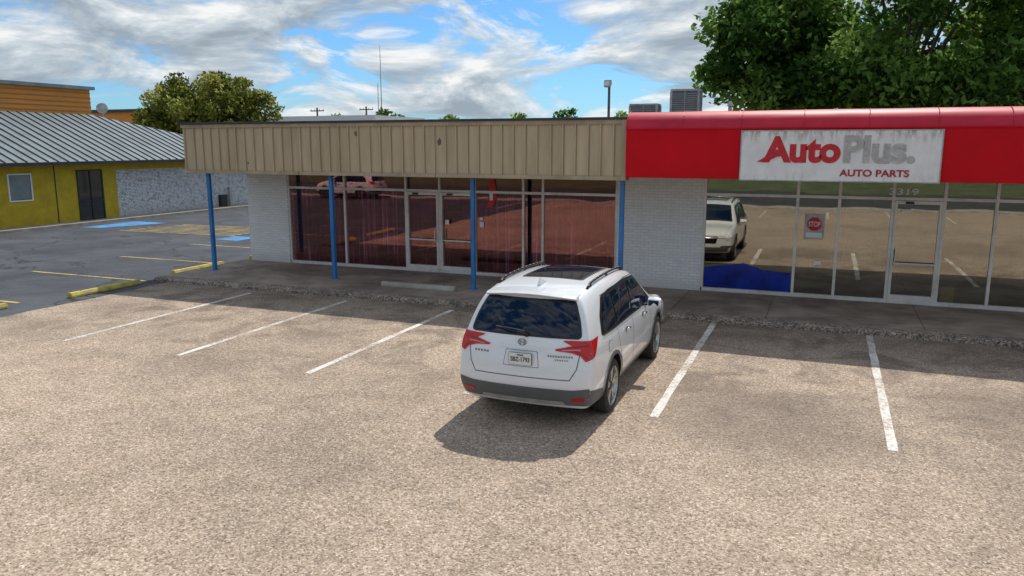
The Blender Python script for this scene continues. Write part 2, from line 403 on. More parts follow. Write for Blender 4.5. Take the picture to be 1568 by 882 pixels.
b.add(vs,fs,'red')
fs=[(i*n+k,(i+1)*n+k,(i+1)*n+k+1,i*n+k+1) for i in range(len(xs)-1) for k in range(3,n-1)]
b.add(vs,fs,'redtop')
b.done('red_awning_skin',B,smooth=True)
b=MB()
b.box(-4.17,14.3,17.63,19.4,4.38,4.41,'redtop')
b.add([(-4.17,y,z) for y,z in pf+[(19.2,4.40),(19.2,AB+.02)]],[tuple(range(n+2))],'red')
b.box(-4.17,14.3,17.15,17.25,AB-.008,AB+.015,'red')
xx=-4.17
while xx<14:
    for k in range(3,n-1):
        (y0,z0),(y1,z1)=pf[k],pf[k+1]
        b.tube((xx,y0-.004,z0+.004),(xx,y1-.004,z1+.004),.011,.011,'redtop',6,False)
    xx+=1.22
b.box(-4.17,14.3,17.105,17.125,4.015,4.04,'red')
b.done('red_awning_frame',B)
def storefront(prefix,xsb,xd,ztr,ztop,gm):
    b=MB(); y0,y1=YW+.03,YW+.13
    b.box(xsb[0],xsb[-1],y0-.01,y1+.01,.105,.19,'alu'); b.box(xsb[0],xsb[-1],y0,y1,ztop-.05,ztop+.02,'alu')
    b.box(xsb[0]+.02,xsb[-1]-.02,y0+.006,y1-.006,ztr-.035,ztr+.035,'alu')
    for x in xsb: b.box(x-.032,x+.032,y0-.004,y1+.004,.192,ztop,'alu')
    for (a,c,hs) in xd:
        for (u,v) in ((a+.035,a+.095),(c-.095,c-.035)): b.box(u,v,y0-.02,y1-.03,.13,ztr-.04,'alu')
        b.box(a+.09,c-.09,y0-.018,y1-.032,.125,.30,'alu'); b.box(a+.09,c-.09,y0-.018,y1-.032,ztr-.12,ztr-.042,'alu')
        b.box(a+.09,c-.09,y0-.06,y0-.03,1.02,1.06,'alu')
        hx=c-.12 if hs>0 else a+.12
        b.tube((hx,y0-.09,.98),(hx,y0-.09,1.35),.013,.013,'alu',8)
        for z in (1.0,1.33): b.tube((hx,y0-.09,z),(hx,y0-.015,z),.01,.01,'alu',6)
        b.box(a+.25,a+.42,y0-.05,y0-.02,ztr-.11,ztr-.06,'dark')
    b.done(prefix+'_frames',B,bevel=.004)
    g=MB()
    for i in range(len(xsb)-1):
        t=random.uniform(-.006,.006); g.quad((xsb[i],YW+.08,.15),(xsb[i+1],YW+.08+t,.15),(xsb[i+1],YW+.08+t,ztop),(xsb[i],YW+.08,ztop),gm)
    g.done(prefix+'_glass',B)
storefront('left_storefront',[-15.19,-13.19,-11.13,-10.05,-8.96,-7.53,-6.97,-4.96],[(-11.13,-10.05,1),(-10.05,-8.96,-1)],2.42,2.95,'glassL')
storefront('right_storefront',[-2.74,-.60,.31,1.43,2.46,3.46,4.9,6.3,7.7,9.1,11,13.6],[(1.43,2.46,-1)],2.5,2.97,'glassR')
b=MB(); vs=[];fs=[]; nx=420
for i in range(nx+1):
    x=-15.0+10*i/nx; y=19.80+.05*math.sin(i*.9)+.03*math.sin(i*.37+1)
    vs+= [(x,y,.15),(x,y,2.4)]
fs=[(2*i,2*i+2,2*i+3,2*i+1) for i in range(nx) if not (160<i<172 or 300<i<308)]
b.add(vs,fs,'curtain'); b.done('curtains',B,smooth=True)
b=MB(); b.box(-.42,.02,YW+.055,YW+.06,1.5,2.1,'signgrey'); b.box(-.38,-.02,YW+.050,YW+.054,1.54,1.66,'white')
c=Vector((-.2,0,1.86)); vs=[(c.x+.17*math.cos(math.pi/8+k*math.pi/4),YW+.050,c.z+.17*math.sin(math.pi/8+k*math.pi/4)) for k in range(8)]
b.add(vs,[tuple(range(8))],'signred')
b.box(-9.86,-9.74,YW-.0,YW+.004,1.5,1.62,'white'); b.box(-8.82,-8.70,YW+.05,YW+.054,1.45,1.6,'white'); b.box(-8.82,-8.72,YW+.05,YW+.054,1.65,1.72,'white')
b.box(-.16,.0,YW+.05,YW+.055,.9,1.0,'white'); b.box(1.6,1.8,YW+.0,YW+.005,2.2,2.27,'white')
b.add([(-8.58,YW+.05,2.0),(-8.42,YW+.05,2.02),(-8.3,YW+.05,2.3),(-8.34,YW+.05,2.6),(-8.38,YW+.05,2.82),(-8.52,YW+.05,2.78)],[(0,1,2,3,4,5)],'signred')
b.box(-8.52,-8.42,YW+.044,YW+.049,2.2,2.45,'white')
b.done('window_notices',B)
text('stop_text','STOP',-.33,-.07,1.80,1.92,YW+.044,'white',B,.01)
text('street_number','3319',1.33,1.92,2.585,2.735,YW+.02,'white',B,.02)
b=MB(); b.box(2.62,2.9,20.1,20.35,.1,.45,'ystop'); b.done('cardboard_box',B,bevel=.02)
b=MB()
for x in (-16.4,-12.25,-8.1,-4.33):
    b.box(x-.05,x+.05,17.5,17.6,.1,2.99,'blue'); b.box(x-.09,x+.09,17.46,17.64,.103,.125,'blue')
b.done('blue_canopy_posts',B,bevel=.008)
# sign
S=empty('auto_parts_store_sign',(.15,17.08,3.45))
b=MB(); b.box(-1.70,2.0,17.07,17.105,2.98,3.97,'sign')
b.done('sign_panel',S)
b=MB()
for a in ((-1.72,2.02,2.96,2.979),(-1.72,2.02,3.971,3.99)): b.box(a[0],a[1],17.06,17.1,a[2],a[3],'metal')
b.box(-1.72,-1.701,17.06,17.1,2.98,3.97,'metal'); b.box(2.001,2.02,17.06,17.1,2.98,3.97,'metal'); b.done('sign_frame',S)
text('word_auto','Auto',-1.27,.22,3.33,3.87,17.064,'signred',S,.045)
b=MB(); b.add([(-1.38,17.052,3.345),(-1.20,17.052,3.345),(-.98,17.052,3.455),(-.80,17.052,3.47),(-.80,17.052,3.53),(-1.1,17.052,3.52)],[(0,1,2,3,4,5)],'signred'); b.done('letter_swoosh',S)
text('word_plus','Plus.',.27,1.56,3.33,3.88,17.064,'signgrey',S,.045)
text('word_auto_parts','AUTO PARTS',.22,1.48,3.07,3.21,17.064,'signdk',S,.03)

def ac(name,x,y,z,w,d,h):
    e=empty(name,(x,y,z)); b=MB()
    b.box(-w/2,w/2,-d/2,d/2,.12,h,'louver'); b.box(-w/2-.02,w/2+.02,-d/2-.02,d/2+.02,h,h+.06,'metal'); b.box(-w/2+.05,w/2-.05,-d/2+.05,d/2-.05,0,.12,'dark')
    for sx in (-1,1):
        for sy in (-1,1): b.box(sx*w/2-.035,sx*w/2+.035,sy*d/2-.035,sy*d/2+.035,.1,h-.001,'metal')
    b.box(-w/2-.015,w/2+.015,-d/2-.015,d/2+.015,.08,.18,'metal')
    k=.24
    while k<h-.03: b.box(-w/2+.04,w/2-.04,-d/2-.014,-d/2-.002,k,k+.018,'metal'); b.box(w/2+.002,w/2+.014,-d/2+.04,d/2-.04,k,k+.018,'metal'); b.box(-w/2-.014,-w/2-.002,-d/2+.04,d/2-.04,k,k+.018,'metal'); k+=.06
    b.box(-.012,.012,-d/2-.02,-d/2-.015,.18,h,'metal')
    b.done('cabinet',e,loc=(0,0,0))
ac('rooftop_air_conditioner',-4.05,24,4.2,.80,.5,1.05); ac('rooftop_air_conditioner',-5.85,26.6,4.2,.9,.6,.78)
ac('rooftop_air_conditioner',-.9,27,4.2,1.3,1,.5)
e=empty('roof_vent_pipe',(-3.0,26,4.2)); b=MB(); b.tube((0,0,0),(0,0,.75),.06,.06,'metal'); b.tube((0,0,.7),(0,0,.85),.11,.04,'metal'); b.done('pipe',e,loc=(0,0,0))
e=empty('flood_light_pole',(-11.9,44.5,0)); b=MB(); b.tube((0,0,0),(0,0,7.0),.10,.07,'wood')
b.extrude([(-.42,6.95),(-.12,6.9),(.12,7.12),(.05,7.32),(-.30,7.30)],-.22,.12,'metal'); b.box(-.2,.1,-.435,-.422,6.98,7.2,'white'); b.tube((0,0,6.9),(0,-.05,7.1),.04,.04,'metal')
b.done('pole_and_head',e,loc=(0,0,0))
e=empty('radio_antenna_mast',(-64.8,107,0)); b=MB(); b.tube((0,0,0),(0,0,18.6),.12,.04,'metal',6); b.tube((-.8,.4,0),(-.8,.4,13),.1,.05,'metal',6); b.done('mast',e,loc=(0,0,0))
for (x,y,h) in ((-66,92,8.7),(-60,95,8.9)):
    e=empty('utility_pole',(x,y,0)); b=MB(); b.tube((0,0,0),(0,0,h),.17,.12,'wood',8); b.box(-1.1,1.1,-.06,.06,h-.5,h-.36,'wood')
    for k in (-1,-.4,.4,1): b.tube((k,0,h-.36),(k,0,h-.15),.05,.04,'metal',6)
    b.done('pole_and_crossarm',e,loc=(0,0,0))

# ------------------------------------------------------------ yellow building
Y=empty('ochre_commercial_building',(-38,27,0))
b=MB()
b.box(-50,-33,8,29.0,0,2.9,'ochre'); b.box(-50,-33.0,29.0,42,2.45,2.9,'ochre')
b.box(-50,-33.02,29.0,42,0,2.45,'bricks')
b.done('walls',Y)
b=MB()
for (y0,y1,z0,z1,m) in ((23.4,24.4,1.28,2.38,'darkglass'),(26.8,28.1,.12,2.45,'darkglass')):
    b.box(-33.01,-32.98,y0,y1,z0,z1,m)
    t='white' if y0<24 else 'dark'
    b.box(-33,-32.95,y0-.06,y0,z0-.05,z1+.06,t); b.box(-33,-32.95,y1,y1+.06,z0-.05,z1+.06,t); b.box(-33,-32.95,y0,y1,z1,z1+.06,t); b.box(-33,-32.95,y0,y1,z0-.06,z0,t)
b.box(-33,-32.94,27.43,27.47,.12,2.45,'dark'); b.box(-33,-32.94,26.8,28.1,1.0,1.06,'dark'); b.box(-32.975,-32.97,23.42,24.38,1.3,2.36,'roofm')
b.box(-33,-32.97,25.6,25.63,0,2.8,'dark'); b.box(-33,-32.8,36,36.5,.1,.8,'dark'); b.box(-33,-32.85,36.8,37.0,.1,1.2,'metal')
b.done('door_and_window',Y)
b=MB(); rid=5.32
E0,E1=6,41.2
b.quad((-32.2,E0,2.92),(-32.2,E1,2.92),(-38,32.2,rid),(-38,E0,rid),'roofm')
b.add([(-32.2,E1,2.92),(-50,E1,2.92),(-44,32.2,rid),(-38,32.2,rid)],[(0,1,2,3)],'roofm')
b.quad((-38,E0,rid),(-38,32.2,rid),(-44,32.2,rid),(-44,E0,rid),'roofm')
yy=E0+.3
while yy<E1:
    zt=rid; xt=-38
    if yy>32.2:
        f=(E1-yy)/(E1-32.2); xt=-32.2-5.8*f; zt=2.92+(rid-2.92)*f
    b.tube((-32.2,yy,2.95),(xt,yy,zt+.03),.028,.028,'cap',4,False); yy+=.5
b.box(-32.25,-32.17,E0,E1,2.78,2.93,'cap'); b.box(-33,-32.25,E0,E1,2.80,2.84,'ochre')
b.done('standing_seam_roof',Y)
b=MB(); b.box(-49,-39,10,33,5.1,6.72,'orange')
for z in (5.5,5.75,6.0,6.25,6.5): b.box(-39,-38.97,10,33,z,z+.05,'brown')
b.box(-49.2,-38.8,9.8,33.2,6.72,6.9,'roofm'); b.done('orange_clerestory',Y)
b=MB(); b.box(-33,-32.0,6,42,-.01,.12,'concl'); b.done('entrance_walk',Y)
e=empty('satellite_dish',(-38.6,33.4,5.2)); b=MB(); b.tube((0,0,0),(0,0,.5),.03,.03,'metal'); b.tube((0,0,.5),(.08,-.1,.55),.3,.3,'metal',14); b.done('dish',e,loc=(0,0,0))
e=empty('orange_warehouse',(-62,57,0)); b=MB(); b.box(-11,7,-3,6,0,6.6,'orange'); b.box(-11.2,7.2,-3.2,6.2,6.6,6.85,'cap'); b.box(-3,1,-3.03,-3,1,4,'dark'); b.done('walls_and_roof',e,loc=(0,0,0))
e=empty('low_tan_building',(-58,45,0)); b=MB(); b.box(-5,3,-2,3,0,5.4,'fascia'); b.box(-5.2,3.2,-2.2,3.2,5.4,5.7,'cap'); b.box(-1,1,-2.03,-2,1,3,'dark'); b.done('walls_and_roof',e,loc=(0,0,0))
e=empty('white_roofed_warehouse',(-46,66,0)); b=MB(); b.box(-5,7,-3,6,0,5.9,'brown'); b.box(-5.3,7.3,-3.3,6.3,5.9,6.35,'white'); b.done('walls_and_roof',e,loc=(0,0,0))

# ------------------------------------------------------------ trees
def leafcloud(name,cen,rad,per,size,mats,parent=None,flat=.8):
    P=[];MI=[]
    for i,(c,r) in enumerate(zip(cen,rad)):
        n=int(per*(r**2)); d=np.random.normal(size=(n,3)); d/=np.linalg.norm(d,axis=1)[:,None]
        rr=r*np.random.uniform(.1,1.15,(n,1))**.6
        p=np.array(c)+d*rr*np.array([1,1,flat]); P.append(p)
        k=np.random.choice(3,p=[.28,.42,.30]); mi=np.where(np.random.uniform(size=n)<.75,k,np.random.randint(0,3,n)); MI.append(mi)
    P=np.concatenate(P);MI=np.concatenate(MI);n=len(P)
    a=np.random.normal(size=(n,3));a/=np.linalg.norm(a,axis=1)[:,None]
    q=np.random.normal(size=(n,3)); q-= (q*a).sum(1)[:,None]*a; q/=np.linalg.norm(q,axis=1)[:,None]
    s=size*np.random.uniform(.6,1.3,(n,1))
    V=np.stack([P-a*s,P-q*s*.55,P+a*s,P+q*s*.55],1).reshape(-1,3)
    me=bpy.data.meshes.new(name); me.vertices.add(4*n); me.vertices.foreach_set('co',V.ravel())
    me.loops.add(4*n); me.loops.foreach_set('vertex_index',np.arange(4*n))
    me.polygons.add(n); me.polygons.foreach_set('loop_start',np.arange(n)*4)
    for m in mats: me.materials.append(m)
    me.polygons.foreach_set('material_index',MI.astype(np.int32)); me.update(calc_edges=True)
    o=bpy.data.objects.new(name,me); COL.objects.link(o)
    if parent: o.parent=parent
    return o
def tree(name,loc,trunk_h,cc,cr,nc,rr,per,size,mats,seed,cut=.9,lobes=()):
    np.random.seed(seed); random.seed(seed)
    e=empty(name,loc); cen=[];rad=[]
    groups=[(cc,cr,nc)]+list(lobes)
    for (c0,r0_,n0) in groups:
        k0=0
        while k0<n0:
            d=np.random.normal(size=3); d/=np.linalg.norm(d); k=np.random.uniform(.25,1)**.5
            p=np.array(c0)+d*k*np.array(r0_)
            if p[2]<cc[2]-cr[2]*cut: continue
            cen.append(p); rad.append(np.random.uniform(*rr)); k0+=1
        for i in range(n0//2):
            d=np.random.normal(size=3); d/=np.linalg.norm(d); p=np.array(c0)+d*np.array(r0_)*np.random.uniform(.98,1.08)
            if p[2]<cc[2]-cr[2]*cut: continue
            cen.append(p); rad.append(rr[0]*np.random.uniform(.5,.8))
    leafcloud('foliage',cen,rad,per,size,mats,e)
    b=MB(); r0=.04*trunk_h+.12; top=Vector((.2,.1,trunk_h))
    b.tube((0,0,-.05),(.1,.05,trunk_h*.5),r0*1.2,r0,'bark',12,False); b.tube((.1,.05,trunk_h*.5),top,r0,r0*.8,'bark',12,False)
    for i in np.random.choice(len(cen),min(38,len(cen)),replace=False):
        t=Vector(cen[i]); m=top.lerp(t,.45)+Vector((random.uniform(-.4,.4),random.uniform(-.4,.4),.5))
        b.tube(top-Vector((0,0,.2)),m,r0*.45,r0*.25,'bark',7,False); b.tube(m,t,r0*.25,.03,'bark',6,False)
    b.done('trunk_and_limbs',e,smooth=True,loc=(0,0,0)); return e
g1=[leafmat('leaf_dark',(.055,.12,.025)),leafmat('leaf_mid',(.14,.26,.05)),leafmat('leaf_light',(.26,.41,.10))]
g2=[leafmat('leaf_olive_dark',(.11,.13,.03)),leafmat('leaf_olive',(.25,.28,.06)),leafmat('leaf_olive_light',(.40,.42,.11))]
tree('large_shade_tree',(2.6,40.8,0),4.6,(0,0,9.9),(7.8,6.3,5.6),120,(.7,1.5),230,.18,g1,3,.95,lobes=(((-6.0,-3.0,7.6),(2.4,2.2,2.0),22),((-2.5,-3.0,5.8),(3.5,2,1.2),18),((3.0,-3.0,5.9),(4.5,2,1.3),22)))
tree('large_shade_tree',(15,46,0),5.0,(0,0,10.2),(9.0,6.5,6.2),95,(1.0,1.9),170,.23,g1,5,.95,lobes=(((-3,-4,6),(5,2,1.4),20),))
tree('elm_tree',(-44.3,48,0),3.5,(0,0,6.0),(5.0,4.4,2.9),120,(.55,1.0),330,.15,g2,21,.98,lobes=(((0,-2,4.4),(5.0,2,1.3),34),((1.5,-1,5.6),(4.0,2.4,1.8),24)))
np.random.seed(11)
cen=[];rad=[]
for x in np.arange(-130,60,5.0):
    h=np.random.uniform(3,8.3); y=np.random.uniform(100,135)
    for k in range(5): cen.append((x+np.random.uniform(-2.5,2.5),y+np.random.uniform(-2,2),np.random.uniform(1.5,max(2,h-1.5)))); rad.append(np.random.uniform(1.2,2.3))
for (x,y,h) in ((-53,107,9),(-43,110,9.0),(-37.5,113,9.8),(-29.5,117,9.6),(-69,100,8.2),(-65,104,8.6),(-61,104,8.8),(-35,115,9.4)):
    for k in range(9): cen.append((x+np.random.uniform(-1.6,1.6),y,np.random.uniform(3,h-.8))); rad.append(np.random.uniform(.7,1.4))
leafcloud('distant_trees',cen,rad,60,.36,g1)
cen=[];rad=[]
for x in np.arange(-110,110,6):
    for k in range(6): cen.append((x+np.random.uniform(-3,3),-62+np.random.uniform(-4,4),np.random.uniform(1,8))); rad.append(np.random.uniform(1.5,2.8))
leafcloud('roadside_trees',cen,rad,22,.65,g1)

# ------------------------------------------------------------ the car
M['paint']=mat('white_car_paint',(.80,.82,.835),.32,var=.015,spec=.5,coat=1)
M['cglass']=mat('car_glass',(.004,.012,.032),.02,var=.01,spec=.45)
M['clad']=mat('grey_cladding',(.12,.125,.13),.55,var=.08)
M['blk']=mat('black_trim',(.012,.012,.013),.35,var=.01)
M['tyre']=mat('tyre_rubber',(.03,.029,.028),.85,var=.2,scale=8)
M['rim']=mat('alloy',(.5,.5,.5),.28,metal=.9,var=.01)
M['rimd']=mat('alloy_dark',(.05,.05,.055),.35,metal=.5,var=.01)
M['chrome']=mat('chrome',(.7,.7,.7),.12,metal=1,var=.01)
M['badge']=mat('badge_dark',(.25,.25,.26),.3,metal=.6,var=.01)
M['seam']=mat('panel_gap',(.12,.12,.12),.7,var=.01)
M['tl']=mat('taillight_red',(.55,.008,.008),.10,var=.01,spec=.6)
M['tld']=mat('taillight_dark',(.16,.006,.008),.1,var=.01,spec=.6)
M['tlc']=mat('reverse_lamp_pink',(.62,.28,.28),.1,var=.01,spec=.6)
M['clear']=mat('light_lens',(.65,.65,.66),.1,var=.01,spec=.9)
C=empty('parked_suv',(-3.55,9.1,0))
COLS=[-1,-.86,-.5,0,.5,.86,1]
ST=[(0.0,1.17,1.77,.905,.80,.69,.61),
    (.10,1.17,1.785,.942,.825,.705,.63),
    (.50,1.17,1.81,.972,.855,.735,.65),
    (1.1,1.165,1.835,.985,.88,.765,.68),
    (1.7,1.16,1.845,.98,.895,.785,.70),
    (2.3,1.15,1.835,.975,.90,.79,.70),
    (2.75,1.145,1.80,.975,.895,.775,.69),
    (3.05,1.14,1.73,.978,.89,.76,.68),
    (3.45,1.13,1.47,.975,.90,.80,.72),
    (3.85,1.11,1.19,.975,.91,.86,.80),
    (4.1,1.05,1.13,.975,.90,.86,.78),
    (4.6,1.0,1.085,.955,.88,.83,.74),
    (4.95,.93,1.0,.92,.85,.79,.70),
    (5.1,.84,.90,.84,.78,.74,.66)]
ROFF=[.12,.04,-.02,.03,.07,.09,.20,.34,.40]
RF={0:1,1:1,2:.6,3:.15}
FOFF=[-.10,-.02,0,0,-.02,-.03,-.04,-.05,-.06]
NR=9
def lat(ci,ri,si):
    y,bz,tz,hw,gm,gt,ge=ST[si]; c=COLS[ci]
    z=[.30,.44,.66,.90,bz-.07,bz, bz+(tz-bz)*.42, bz+(tz-bz)*.86, tz][ri]
    h=[hw*.93,hw*.985,hw,hw*.998,hw*.98,hw*.95,gm,gt,ge][ri]
    y+=ROFF[ri]*RF.get(si,0)
    if si>=12: y+=FOFF[ri]
    if ri==8: z-= .035*abs(c)**2
    if si==0: y+=.11*abs(c)**2.5
    if si==1: y+=.04*abs(c)**3
    if si==len(ST)-1: y-=.16*abs(c)**2
    return (c*h,y,z)
idx={};V=[];F=[]
NCc=len(COLS);NS=len(ST)
def vi(c,r,s):
    k=(c,r,s)
    if k not in idx: idx[k]=len(V); V.append(lat(c,r,s))
    return idx[k]
for s in range(NS-1):
    for r in range(NR-1):
        for c in (0,NCc-1): F.append([vi(c,r,s),vi(c,r+1,s),vi(c,r+1,s+1),vi(c,r,s+1)])
    for c in range(NCc-1):
        for r in (0,NR-1): F.append([vi(c,r,s),vi(c+1,r,s),vi(c+1,r,s+1),vi(c,r,s+1)])
for r in range(NR-1):
    for c in range(NCc-1):
        for s in (0,NS-1): F.append([vi(c,r,s),vi(c+1,r,s),vi(c+1,r+1,s),vi(c,r+1,s)])
me=bpy.data.meshes.new('body'); me.from_pydata(V,[],F); me.materials.append(M['paint']); me.materials.append(M['blk'])
bm=bmesh.new(); bm.from_mesh(me); bmesh.ops.recalc_face_normals(bm,faces=bm.faces); bm.to_mesh(me); bm.free()
tmp=bpy.data.objects.new('body_tmp',me); COL.objects.link(tmp)
ss=tmp.modifiers.new('s','SUBSURF'); ss.levels=3; ss.render_levels=3
WB=[1.12,4.12]; WR=.385
cutters=[]
for wy in WB:
    for sx in (-1,1):
        cb=MB(); cb.tube((sx*.60,wy,.385),(sx*1.3,wy,.385),.455,.455,'paint',48)
        co=cb.done('cut'); co.data.materials.append(M['blk'])
        co.data.polygons.foreach_set('material_index',[1]*len(co.data.polygons))
        md=tmp.modifiers.new('b','BOOLEAN'); md.object=co; md.operation='DIFFERENCE'; md.solver='EXACT'; cutters.append(co)
bpy.context.view_layer.update()
dg=bpy.context.evaluated_depsgraph_get()
ev=tmp.evaluated_get(dg); bmesh_body=bpy.data.meshes.new_from_object(ev)
for md in tmp.modifiers:
    if md.type=='BOOLEAN': md.show_viewport=False
bpy.context.view_layer.update(); dg=bpy.context.evaluated_depsgraph_get()
m2=bpy.data.meshes.new_from_object(tmp.evaluated_get(dg))
bv=BVHTree.FromPolygons([v.co.copy() for v in m2.vertices],[list(p.vertices) for p in m2.polygons])
VN=[v.normal.copy() for v in m2.vertices]; VC=[v.co.copy() for v in m2.vertices]; PV=[list(p.vertices) for p in m2.polygons]
bpy.data.objects.remove(tmp)
for co in cutters: bpy.data.objects.remove(co)
body=bpy.data.objects.new('body_shell',bmesh_body); COL.objects.link(body); body.parent=C
bmesh_body.polygons.foreach_set('use_smooth',[True]*len(bmesh_body.polygons))
bmesh_body.set_sharp_from_angle(angle=math.radians(40))

def proj(mode,u,v,off):
    if mode in('R','L'):
        s=1 if mode=='R' else -1
        o,d=Vector((s*2,u,v)),Vector((-s,0,0))
    elif mode=='B': o,d=Vector((u,-1.5,v)),Vector((0,1,0))
    elif mode=='F': o,d=Vector((u,7,v)),Vector((0,-1,0))
    else: o,d=Vector((u,v,4)),Vector((0,0,-1))
    h=bv.ray_cast(o,d)
    if h[0] is None:
        q=bv.find_nearest(o+d*(1.1 if mode in 'RL' else 1.6)); return q[0]+q[1]*off
    # smooth normal, distance weighted over the hit face
    n=Vector((0,0,0))
    for i in PV[h[2]]: n+=VN[i]/((VC[i]-h[0]).length+.004)
    n.normalize()
    if n.dot(d)>0: n=-n
    return h[0]+n*off
def roundpoly(p,r,k=5):
    out=[];n=len(p)
    for i in range(n):
        a,b_,c=Vector(p[i-1]),Vector(p[i]),Vector(p[(i+1)%n])
        rr=min(r,(a-b_).length*.45,(c-b_).length*.45)
        s=b_+(a-b_).normalized()*rr; e_=b_+(c-b_).normalized()*rr
        for j in range(k+1):
            t=j/k; out.append(s*(1-t)**2+b_*2*t*(1-t)+e_*t*t)
    return out
def dens(p,d=.04):
    out=[];n=len(p)
    for i in range(n):
        a,c=p[i],p[(i+1)%n]; k=max(1,int((c-a).length/d))
        for j in range(k): out.append(a.lerp(c,j/k))
    return out
def inside(pt,p):
    r=False;n=len(p);x,y=pt
    for i in range(n):
        a,c=p[i],p[i-1]
        if (a[1]>y)!=(c[1]>y) and x<(c[0]-a[0])*(y-a[1])/(c[1]-a[1])+a[0]: r=not r
    return r
def patch(b,mode,poly,m,off=.005,r=.03,step=.045):
    p=dens(roundpoly([Vector(q) for q in poly],r)) if r else dens([Vector(q) for q in poly])
    q=[p[0]]
    for a in p[1:]:
        if (a-q[-1]).length>.003: q.append(a)
    if (q[0]-q[-1]).length<.003: q.pop()
    p=q; n=len(p); pts=list(p)
    xs=[a.x for a in p];ys=[a.y for a in p]
    x=min(xs)+step/2
    while x<max(xs):
        y=min(ys)+step/2
        while y<max(ys):
            if inside((x,y),p) and min((Vector((x,y))-a).length for a in p)>step*.4: pts.append(Vector((x,y)))
            y+=step
        x+=step
    res=delaunay_2d_cdt(pts,[(i,(i+1)%n) for i in range(n)],[],0,1e-5)
    vv,ff=res[0],res[2]; ff2=[]
    for f_ in ff:
        cx=sum(vv[i].x for i in f_)/len(f_); cy=sum(vv[i].y for i in f_)/len(f_)
        if inside((cx,cy),p): ff2.append(list(f_))
    b.add([proj(mode,a.x,a.y,off) for a in vv],ff2,m)
def ribbon(b,mode,line,w,m,off=.006,d=.04):
    pts=[]
    for i in range(len(line)-1):
        a,c=Vector(line[i]),Vector(line[i+1]);k=max(1,int((c-a).length/d))
        for j in range(k): pts.append(a.lerp(c,j/k))
    pts.append(Vector(line[-1])); vs=[];fs=[]
    for i,p in enumerate(pts):
        t=(pts[min(i+1,len(pts)-1)]-pts[max(i-1,0)]).normalized(); nn=Vector((-t.y,t.x))*w/2
        vs.append(proj(mode,*(p+nn),off)); vs.append(proj(mode,*(p-nn),off))
    for i in range(len(pts)-1): fs.append((2*i,2*i+1,2*i+3,2*i+2))
    b.add(vs,fs,m)
L0=(0,0,0)
g=MB(); f=MB(); cl=MB(); se=MB(); li=MB(); ch=MB()
for sd in 'RL':
    patch(f,sd,[(.64,1.20),(3.66,1.145),(3.40,1.33),(2.98,1.66),(2.3,1.71),(1.4,1.70),(1.0,1.66),(.74,1.44)],'blk',.004,.05)
    patch(g,sd,[(.74,1.235),(1.33,1.215),(1.33,1.64),(1.05,1.62),(.82,1.42)],'cglass',.009,.05)
    patch(g,sd,[(1.40,1.21),(2.24,1.195),(2.24,1.665),(1.40,1.645)],'cglass',.009,.04)
    patch(g,sd,[(2.31,1.195),(3.32,1.175),(3.26,1.34),(2.93,1.615),(2.31,1.665)],'cglass',.009,.04)
    ribbon(ch,sd,[(.68,1.19),(2.2,1.17),(3.62,1.14)],.018,'chrome',.011)
    for ln in ([(1.38,1.17),(1.42,.95),(1.60,.62),(1.62,.46)],[(2.27,1.16),(2.29,.9),(2.29,.46)],[(3.48,1.13),(3.55,.8),(3.52,.46)],[(1.62,.455),(3.52,.455)],[(1.0,1.67),(2.3,1.72),(2.98,1.68)]):
        ribbon(se,sd,ln,.010,'seam',.003)
    patch(se,sd,[(.86,.93),(1.04,.93),(1.04,1.07),(.86,1.07)],'seam',.002,.03); patch(ch,sd,[(.867,.937),(1.033,.937),(1.033,1.063),(.867,1.063)],'paint',.0035,.03)
    patch(cl,sd,[(1.66,.315),(3.58,.315),(3.58,.41),(1.66,.41)],'clad',.007,0)
    for wy in WB:
        pts=[(wy+.475*math.cos(a),.385+.475*math.sin(a)) for a in [math.radians(-8+196*i/30) for i in range(31)]]
        ribbon(cl,sd,pts,.05,'clad',.012)
    patch(cl,sd,[(.10,.36),(.66,.36),(.62,.50),(.10,.60)],'clad',.0065,0)
    patch(cl,sd,[(4.58,.34),(5.0,.36),(5.0,.55),(4.6,.55)],'clad',.006,0)
    patch(li,sd,[(.15,1.215),(.50,1.235),(.38,1.13),(.26,1.02),(.15,.98)],'tl',.011,.015)
    patch(li,sd,[(4.50,.90),(4.98,.82),(4.98,.72),(4.65,.74)],'clear',.008,.02)
    ribbon(ch,sd,[(1.7,.58),(2.6,.60),(3.5,.60)],.02,'paint',.012)
    for yy in (1.86,2.98):
        a=proj(sd,yy-.09,1.035,.035); c2=proj(sd,yy+.11,1.035,.035); ch.tube(a,c2,.015,.015,'chrome',8)
        patch(se,sd,[(yy-.07,1.0),(yy+.08,1.0),(yy+.08,1.06),(yy-.07,1.06)],'seam',.003,.02)
patch(f,'B',[(-.78,1.235),(.78,1.235),(.73,1.45),(.62,1.70),(-.62,1.70),(-.73,1.45)],'blk',.004,.07)
patch(g,'B',[(-.745,1.26),(.745,1.26),(.69,1.46),(.59,1.68),(-.59,1.68),(-.69,1.46)],'cglass',.009,.06)
